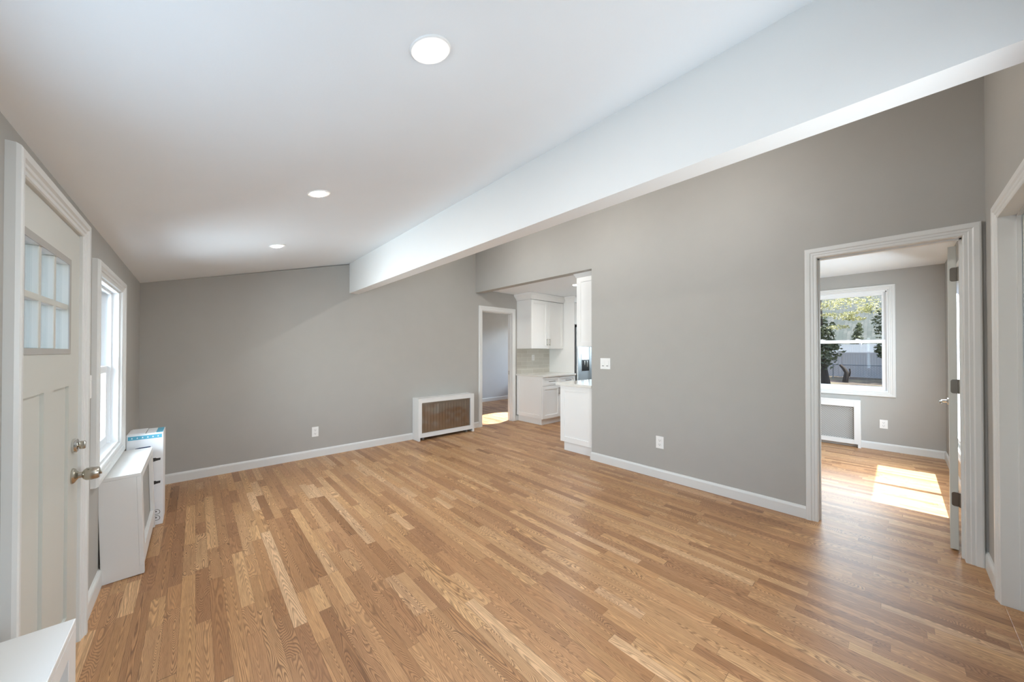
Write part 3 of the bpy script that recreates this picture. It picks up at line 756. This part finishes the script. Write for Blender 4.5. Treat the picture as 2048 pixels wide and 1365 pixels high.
ct = MB().box(4.452, 5.380, FY - 0.040, YB - 0.001, 0.8435, 0.874, 0.003).build('countertop', 'quartz', base=(4.9, 4.45, 0.8435))
tag(ct, 'pale stone countertop on the back wall cabinet, left of the refrigerator', 'countertop')
bs = MB().box(4.478, 5.383, YB - 0.010, YB - 0.0005, 0.8745, 1.345).build('backsplash', 'tile', base=(4.9, YB, 0.875))
tag(bs, 'glossy beige tile backsplash behind the back counter', 'backsplash')
plate('wall_outlet', lambda s, z, d: (s, YB - 0.010 - d, z), 4.905, 1.172, 0.074, 0.114, 'white outlet in the tiled backsplash', 'outlet', 'outlet', 'wall outlets')

# upper cabinet
UY = 4.440
uc = root('upper_cabinet', (4.92, 4.63, 1.345), 'white shaker upper cabinet with two doors above the backsplash', 'cabinet')
MB().box(4.478, 5.376, UY, YB - 0.001, 1.345, 2.240, 0.001).build('carcass', 'cab', uc)
uy = lambda s, z, d: (s, UY - 0.0005 - d, z)
q = shaker(uy, 4.480, 4.925, 1.347, 2.236, 0.060, 'door', uc); pull(uy, 4.895, 1.468, 0.10, True, q)
q = shaker(uy, 4.929, 5.374, 1.347, 2.236, 0.060, 'door', uc); pull(uy, 4.959, 1.468, 0.10, True, q)
CRN = [(0, 0), (0.010, 0), (0.014, 0.012), (0.030, 0.035), (0.052, 0.062), (0.066, 0.074), (0.068, 0.084), (0.076, 0.088), (0.076, 0.112), (0, 0.112)]
cw = MB()
z0 = 2.242
cw.sweep(CRN, [lambda a, b: (4.478 - a, YB - 0.001, z0 + b), lambda a, b: (4.478 - a, UY - 0.02 - a, z0 + b), lambda a, b: (5.3775, UY - 0.02 - a, z0 + b)])
cw.build('crown_molding', 'cab', uc)

# tall side panel and cabinet over the refrigerator
tp = root('refrigerator_surround', (5.86, 4.4, 0), 'white tall panel and top cabinet enclosing the refrigerator', 'cabinet')
MB().box(5.384, 5.404, 4.160, YB - 0.001, 0, 2.354, 0.001).build('side_panel', 'cab', tp)
MB().box(5.405, 6.340, 4.182, YB - 0.001, 1.815, 2.240, 0.001).build('carcass', 'cab', tp)
ty = lambda s, z, d: (s, 4.1815 - d, z)
shaker(ty, 5.407, 5.870, 1.818, 2.236, 0.06, 'door', tp); shaker(ty, 5.874, 6.338, 1.818, 2.236, 0.06, 'door', tp)
MB().sweep(CRN, [lambda a, b: (5.384 - a, UY - 0.0985, z0 + b), lambda a, b: (5.384 - a, 4.160 - a, z0 + b), lambda a, b: (6.34, 4.160 - a, z0 + b)]).build('crown_molding', 'cab', tp)

# refrigerator
rf = root('refrigerator', (5.87, 4.4, 0), 'stainless steel side by side refrigerator with a black dispenser', 'refrigerator')
MB().box(5.425, 6.325, 4.18, YB - 0.04, 0.02, 1.780, 0.003).build('body', 'black', rf)
MB().box(5.428, 5.895, 4.105, 4.172, 0.06, 1.765, 0.010).build('freezer_door', 'steel', rf)
MB().box(5.901, 6.322, 4.105, 4.172, 0.06, 1.765, 0.010).build('fridge_door', 'steel', rf)
for x in (5.868, 5.928):
    m = MB().tube([(x, 4.055, 0.55), (x, 4.055, 1.55)], 0.011, 12)
    for z in (0.58, 1.52): m.tube([(x, 4.055, z), (x, 4.106, z)], 0.009, 8)
    m.build('door_handle', 'steel', rf, smooth=True)
ds = MB().box(5.535, 5.790, 4.100, 4.106, 0.905, 1.245, 0.002).build('dispenser', 'steel', rf)
MB().box(5.545, 5.780, 4.097, 4.1005, 0.915, 1.130).build('dispenser_recess', 'black', ds)
MB().box(5.610, 5.635, 4.088, 4.097, 1.03, 1.11).box(5.690, 5.715, 4.088, 4.097, 0.99, 1.11).build('dispenser_paddle', 'chrome', ds)
MB().box(5.428, 5.520, 4.106, 4.176, 1.766, 1.806, 0.003).build('hinge_cover', 'black', rf)
MB().box(5.43, 6.32, 4.19, 4.70, 0.0, 0.02).build('foot_grille', 'black', rf)

# peninsula beside the end of the right wall
pn = root('peninsula_cabinet', (4.2, 2.73, 0), 'white paneled peninsula cabinet at the end of the right wall', 'cabinet')
MB().box(3.586, 4.90, 2.478, 2.965, 0.122, 0.850, 0.001).build('carcass', 'cab', pn)
MB().box(3.622, 4.90, 2.478, 2.940, 0.0, 0.1215).build('toe_kick', 'cab', pn)
MB().box(3.614, 3.6215, 2.478, 2.958, 0.0, 0.1215).build('toe_board', 'cab', pn)
shaker(lambda s, z, d: (3.5855 - d, s, z), 2.479, 2.985, 0.122, 0.850, 0.066, 'end_panel', pn, t=0.018)
py = lambda s, z, d: (s, 2.9655 + d, z)
for a, b in ((3.590, 4.03), (4.034, 4.46), (4.464, 4.896)):
    q = shaker(py, a, b, 0.124, 0.846, 0.06, 'door', pn); pull(py, b - 0.03, 0.74, 0.10, True, q)
c3 = MB().box(3.540, 4.94, 2.4775, 3.045, 0.8505, 0.884, 0.003).build('countertop', 'quartz', base=(4.2, 2.75, 0.8505))
tag(c3, 'pale stone countertop on the peninsula by the right wall', 'countertop')
# upper cabinet over it
pu = root('upper_cabinet', (4.2, 2.6, 1.358), 'white upper cabinet half hidden by the right wall end', 'cabinet')
MB().box(3.648, 4.90, 2.464, 2.745, 1.358, 2.240, 0.001).build('carcass', 'cab', pu)
shaker(lambda s, z, d: (3.6475 - d, s, z), 2.465, 2.764, 1.358, 2.240, 0.060, 'end_panel', pu, t=0.018)
p2 = lambda s, z, d: (s, 2.7455 + d, z)
for a, b in ((3.650, 4.06), (4.064, 4.48), (4.484, 4.896)):
    q = shaker(p2, a, b, 1.360, 2.236, 0.06, 'door', pu); pull(p2, b - 0.03, 1.45, 0.10, True, q)
MB().sweep(CRN, [lambda a, b: (3.630 - a*0.5, 2.4645, z0 + b), lambda a, b: (3.630 - a*0.5, 2.764 + a, z0 + b), lambda a, b: (4.90, 2.764 + a, z0 + b)]).build('crown_molding', 'cab', pu)

# ------------------------------------------------------------------ outdoors
ZG = -0.65
gm = MB()
gm.box(6.81, 75, -45, 55, ZG - 0.2, ZG); 
structure(gm, 'ground', 'ground', 'brown and green yard beyond the sunny room window', 'ground')
structure(MB().box(-30, -0.53, -20, 40, ZG - 0.2, ZG), 'ground_front', 'low_bounce', 'yard in front of the house', 'ground')

fdir = Vector((35.825 - 36.862, 1.059 - 3.536, 0)).normalized(); fo = Vector((36.862, 3.536, 0)); fn_ = Vector((-fdir.y, fdir.x, 0))
if fn_.x > 0: fn_ = -fn_
def fence(name, off, z1, a0, a1, step, label, mat='fence'):
    o = fo + fn_ * off
    r = root(name, (o.x, o.y, ZG), label, 'fence')
    P = lambda s, d, z: o + fdir*s + fn_*d + Vector((0, 0, z))
    m = MB(); k = int((a1 - a0)/0.15)
    def slab_(m, s0, s1, d0, d1, za, zb): m.prism([(s0, za), (s1, za), (s1, zb), (s0, zb)], lambda a, b, d: P(a, d, b), d0, d1)
    n = int((a1 - a0)/step)
    for i in range(k): slab_(m, a0 + i*0.15 + 0.004, a0 + i*0.15 + 0.146, -0.02, 0.02, ZG + 0.05, z1 - 0.08)
    slab_(m, a0, a1, -0.035, 0.035, z1 - 0.12, z1); slab_(m, a0, a1, -0.035, 0.035, ZG + 0.02, ZG + 0.14)
    m.build('fence_panel', mat, r)
    for i in range(n + 1):
        m = MB(); s = a0 + i*step
        slab_(m, s - 0.065, s + 0.065, -0.065, 0.065, ZG, z1 + 0.05); slab_(m, s - 0.085, s + 0.085, -0.085, 0.085, z1 + 0.05, z1 + 0.12)
        m.build('fence_post', mat, r)
    return r
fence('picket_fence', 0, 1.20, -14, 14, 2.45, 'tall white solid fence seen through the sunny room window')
fence('picket_fence', -9, 1.95, -22, 22, 2.45, 'farther fence toned sunlit white rising behind the nearer fence', 'fencewhite')
# chain-link fence in front of it
ch = root('chain_link_fence', (fo.x - 3, fo.y, ZG), 'grey chain link fence standing in front of the white fence', 'fence')
o = fo + fn_*3.2
P = lambda s, z: o + fdir*s + Vector((0, 0, z))
MB().tube([P(-12, 0.36), P(12, 0.36)], 0.024, 8).build('top_rail', 'galv', ch, smooth=True)
for s in (-9.6, -6.4, -3.2, -0.55, 1.9, 5.1, 8.3):
    MB().tube([P(s, ZG), P(s, 0.40)], 0.03, 8).build('post', 'galv', ch, smooth=True)
m = MB(); k = -12.0
while k < 12:
    m.tube([P(k, ZG + 0.05), P(k + 0.97, 0.34)], 0.004, 4); m.tube([P(k + 0.97, ZG + 0.05), P(k, 0.34)], 0.004, 4); k += 0.16
m.build('wire_mesh', 'galv', ch)

# neighbouring house: long grey roof behind the trees
hs = root('neighbor_house', (52, 4, ZG), 'neighbouring house with a long grey shingled roof behind the fences', 'house')
P2 = lambda s, d, z: fo + fn_*(-14 - d) + fdir*s + Vector((0, 0, z))
MB().prism([(0, ZG), (6.7, ZG), (6.7, 1.7), (0, 1.7)], lambda a, b, d: P2(d, a, b), -22, 16).build('house_wall', 'siding', hs)
rm = MB().prism([(-0.8, 1.75), (6.8, 8.1), (7.2, 8.1), (7.2, 1.75)], lambda a, b, d: P2(d, a, b), -23, 17).build('roof', 'shingle', hs)

def foliage_mesh(clusters, n, size, rnd):
    m = MB()
    for i in range(n):
        c, r_ = rnd.choice(clusters)
        while True:
            v = Vector((rnd.uniform(-1, 1), rnd.uniform(-1, 1), rnd.uniform(-1, 1)))
            if v.length < 1: break
        p = Vector(c) + Vector((v.x*r_[0], v.y*r_[1], v.z*r_[2]))
        a = Vector((rnd.gauss(0, 1), rnd.gauss(0, 1), rnd.gauss(0, 0.6))).normalized(); b = a.orthogonal().normalized()
        b = (b*math.cos(rnd.uniform(0, 6.28)) + a.cross(b)*math.sin(rnd.uniform(0, 6.28))).normalized()
        s = size*rnd.uniform(0.6, 1.3); w = b.cross(a).normalized()
        q = [p - a*s, p - a*0.2*s + b*s*0.45, p + a*s, p - a*0.2*s - b*s*0.45]
        m.bm.faces.new([m.bm.verts.new(x) for x in q])
    return m
def ray_pt(u, v, dist):
    """world point on the line of sight through photo pixel (u,v) at horizontal distance dist in x"""
    x, y = (u - 1024)/FPX, (702.8 - v)/FPX
    c, s = math.cos(-0.73658), math.sin(-0.73658)
    d = Vector((x*c - s, x*s + c, y)); return Vector((0, 0, 1.3)) + d*(dist/d.x)
def tree(label, base, trunk_pts, trunk_r, clusters, n, size, mat, seed):
    rnd = random.Random(seed)
    r = root('tree', base, label, 'tree', 'trees in the yard')
    MB().tube(trunk_pts, trunk_r, 10).build('trunk', 'bark', r, smooth=True)
    foliage_mesh(clusters, n, size, rnd).build('foliage', mat, r)
    return r
def at_px(lst, dist): return [(ray_pt(u, v, dist), (dx, dy, dz)) for u, v, dx, dy, dz in lst]
b0 = ray_pt(1652, 745, 24); b0.z = ZG
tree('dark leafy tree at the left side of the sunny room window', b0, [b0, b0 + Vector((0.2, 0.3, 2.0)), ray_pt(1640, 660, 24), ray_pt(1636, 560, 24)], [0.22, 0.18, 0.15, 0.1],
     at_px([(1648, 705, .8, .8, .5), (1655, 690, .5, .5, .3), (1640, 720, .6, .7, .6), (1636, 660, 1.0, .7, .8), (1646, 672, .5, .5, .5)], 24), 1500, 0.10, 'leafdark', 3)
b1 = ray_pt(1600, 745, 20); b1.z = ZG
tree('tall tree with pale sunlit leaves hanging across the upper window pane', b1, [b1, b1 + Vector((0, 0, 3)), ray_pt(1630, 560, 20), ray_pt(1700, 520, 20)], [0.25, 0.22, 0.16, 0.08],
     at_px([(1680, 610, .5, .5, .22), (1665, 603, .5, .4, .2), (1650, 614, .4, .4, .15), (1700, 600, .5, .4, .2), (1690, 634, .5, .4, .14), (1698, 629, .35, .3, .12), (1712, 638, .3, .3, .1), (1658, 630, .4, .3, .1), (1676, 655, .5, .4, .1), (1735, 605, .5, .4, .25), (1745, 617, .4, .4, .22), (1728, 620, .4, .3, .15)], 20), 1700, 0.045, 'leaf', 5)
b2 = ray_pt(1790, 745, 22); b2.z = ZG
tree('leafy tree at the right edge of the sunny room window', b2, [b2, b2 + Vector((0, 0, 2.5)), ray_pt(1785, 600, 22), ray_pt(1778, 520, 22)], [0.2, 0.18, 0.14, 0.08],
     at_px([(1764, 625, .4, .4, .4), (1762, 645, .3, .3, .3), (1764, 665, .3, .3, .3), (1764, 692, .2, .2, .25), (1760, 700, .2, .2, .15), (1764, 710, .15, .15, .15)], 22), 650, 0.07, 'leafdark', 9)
b3 = ray_pt(1690, 755, 30); b3.z = ZG
tr = root('tree', b3, 'bare leaning trunk in front of the white fence', 'tree', 'trees in the yard')
MB().tube([b3, ray_pt(1693, 746, 30), ray_pt(1688, 738, 30), ray_pt(1680, 730, 30)], [0.15, 0.12, 0.10, 0.07], 10).build('trunk', 'bark', tr, smooth=True)
MB().tube([ray_pt(1698, 754, 30), ray_pt(1700, 746, 30), ray_pt(1699, 738, 30)], 0.04, 6).build('branch', 'bark', tr, smooth=True)
b4 = ray_pt(1715, 690, 48); b4.z = ZG
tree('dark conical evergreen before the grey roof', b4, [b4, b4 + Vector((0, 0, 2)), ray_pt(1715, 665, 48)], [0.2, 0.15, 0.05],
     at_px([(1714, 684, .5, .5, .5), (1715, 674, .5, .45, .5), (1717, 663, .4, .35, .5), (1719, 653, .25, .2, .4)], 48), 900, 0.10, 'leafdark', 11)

# tall shade trees over the fence line, their crowns above the window's view
for (cx, cy, sd) in ((27, -7, 21), (33, 0.5, 22), (27, 7.5, 23), (24.5, 0, 26), (35, 8, 27), (18, -4, 28)):
    rt = Vector((cx + 1.0, cy - (9 if cy < 0 else -9), ZG))
    tree('tall shade tree with a broad crown above the yard fence', rt, [rt, rt + Vector((-0.3, 0, 6)), Vector((cx, cy - 6, 20.0))], [0.3, 0.24, 0.1],
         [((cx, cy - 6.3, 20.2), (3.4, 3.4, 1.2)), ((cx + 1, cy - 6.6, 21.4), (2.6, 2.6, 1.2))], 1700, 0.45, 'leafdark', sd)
# porch on the window side
pr = root('porch', (-0.95, 4.6, ZG), 'white porch posts and boards outside the front door', 'porch')
MB().box(-1.15, -0.515, 1.2, 6.4, ZG, -0.03).build('porch_deck', 'greyboard', pr)
for x0, x1, y0_, y1_ in ((-0.80, -0.70, 3.62, 3.72), (-1.12, -1.00, 4.55, 4.67), (-0.98, -0.90, 5.35, 5.43)):
    MB().box(x0, x1, y0_, y1_, -0.03, 2.25).build('porch_post', 'siding', pr)
for i in range(8):
    x = -1.345 + i*0.104
    MB().box(x, x + 0.068, 6.28, 6.34, -0.03, 2.25).build('wall_board', 'siding', pr)
    MB().box(x + 0.0685, x + 0.1035, 6.31, 6.34, -0.03, 2.25).build('wall_batten', 'greyboard', pr)
MB().box(-0.98, -0.52, 6.20, 6.26, -0.03, 1.10).build('railing_panel', 'greyboard', pr)
MB().box(-1.9, -0.515, 1.0, 6.4, 2.25, 2.33).build('added_porch_roof', 'siding', pr)  # unseen roof added to block sky over the front windows
sh = root('shrub', (-1.6, 7.2, ZG), 'dark green shrub beyond the porch', 'shrub')
MB().tube([(-1.9, 7.4, ZG), (-1.9, 7.4, 1.0)], 0.05, 8).build('stem', 'bark', sh)
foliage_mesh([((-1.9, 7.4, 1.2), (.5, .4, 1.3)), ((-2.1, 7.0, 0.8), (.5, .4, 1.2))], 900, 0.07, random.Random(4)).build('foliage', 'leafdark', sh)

# light that falls through the rear room's unseen window
light('daylight_rear_window', 'AREA', (7.05, 5.8, 1.4), (0, PI/2, 0), 7, DAY, shape='RECTANGLE', size=1.3, size_y=1.5)

# added spot lamp makes the sun patch on the floor just inside the narrow doorway
sp = light('sun_patch_spot', 'SPOT', (8.9, 6.55, 3.1), (0, 0, 0), 9000, (1.0, 0.96, 0.9), spot_size=math.radians(8), spot_blend=0.05, shadow_soft_size=0.02)
sp.rotation_euler = (Vector((4.40, 5.28, 0)) - sp.location).to_track_quat('-Z', 'Y').to_euler()
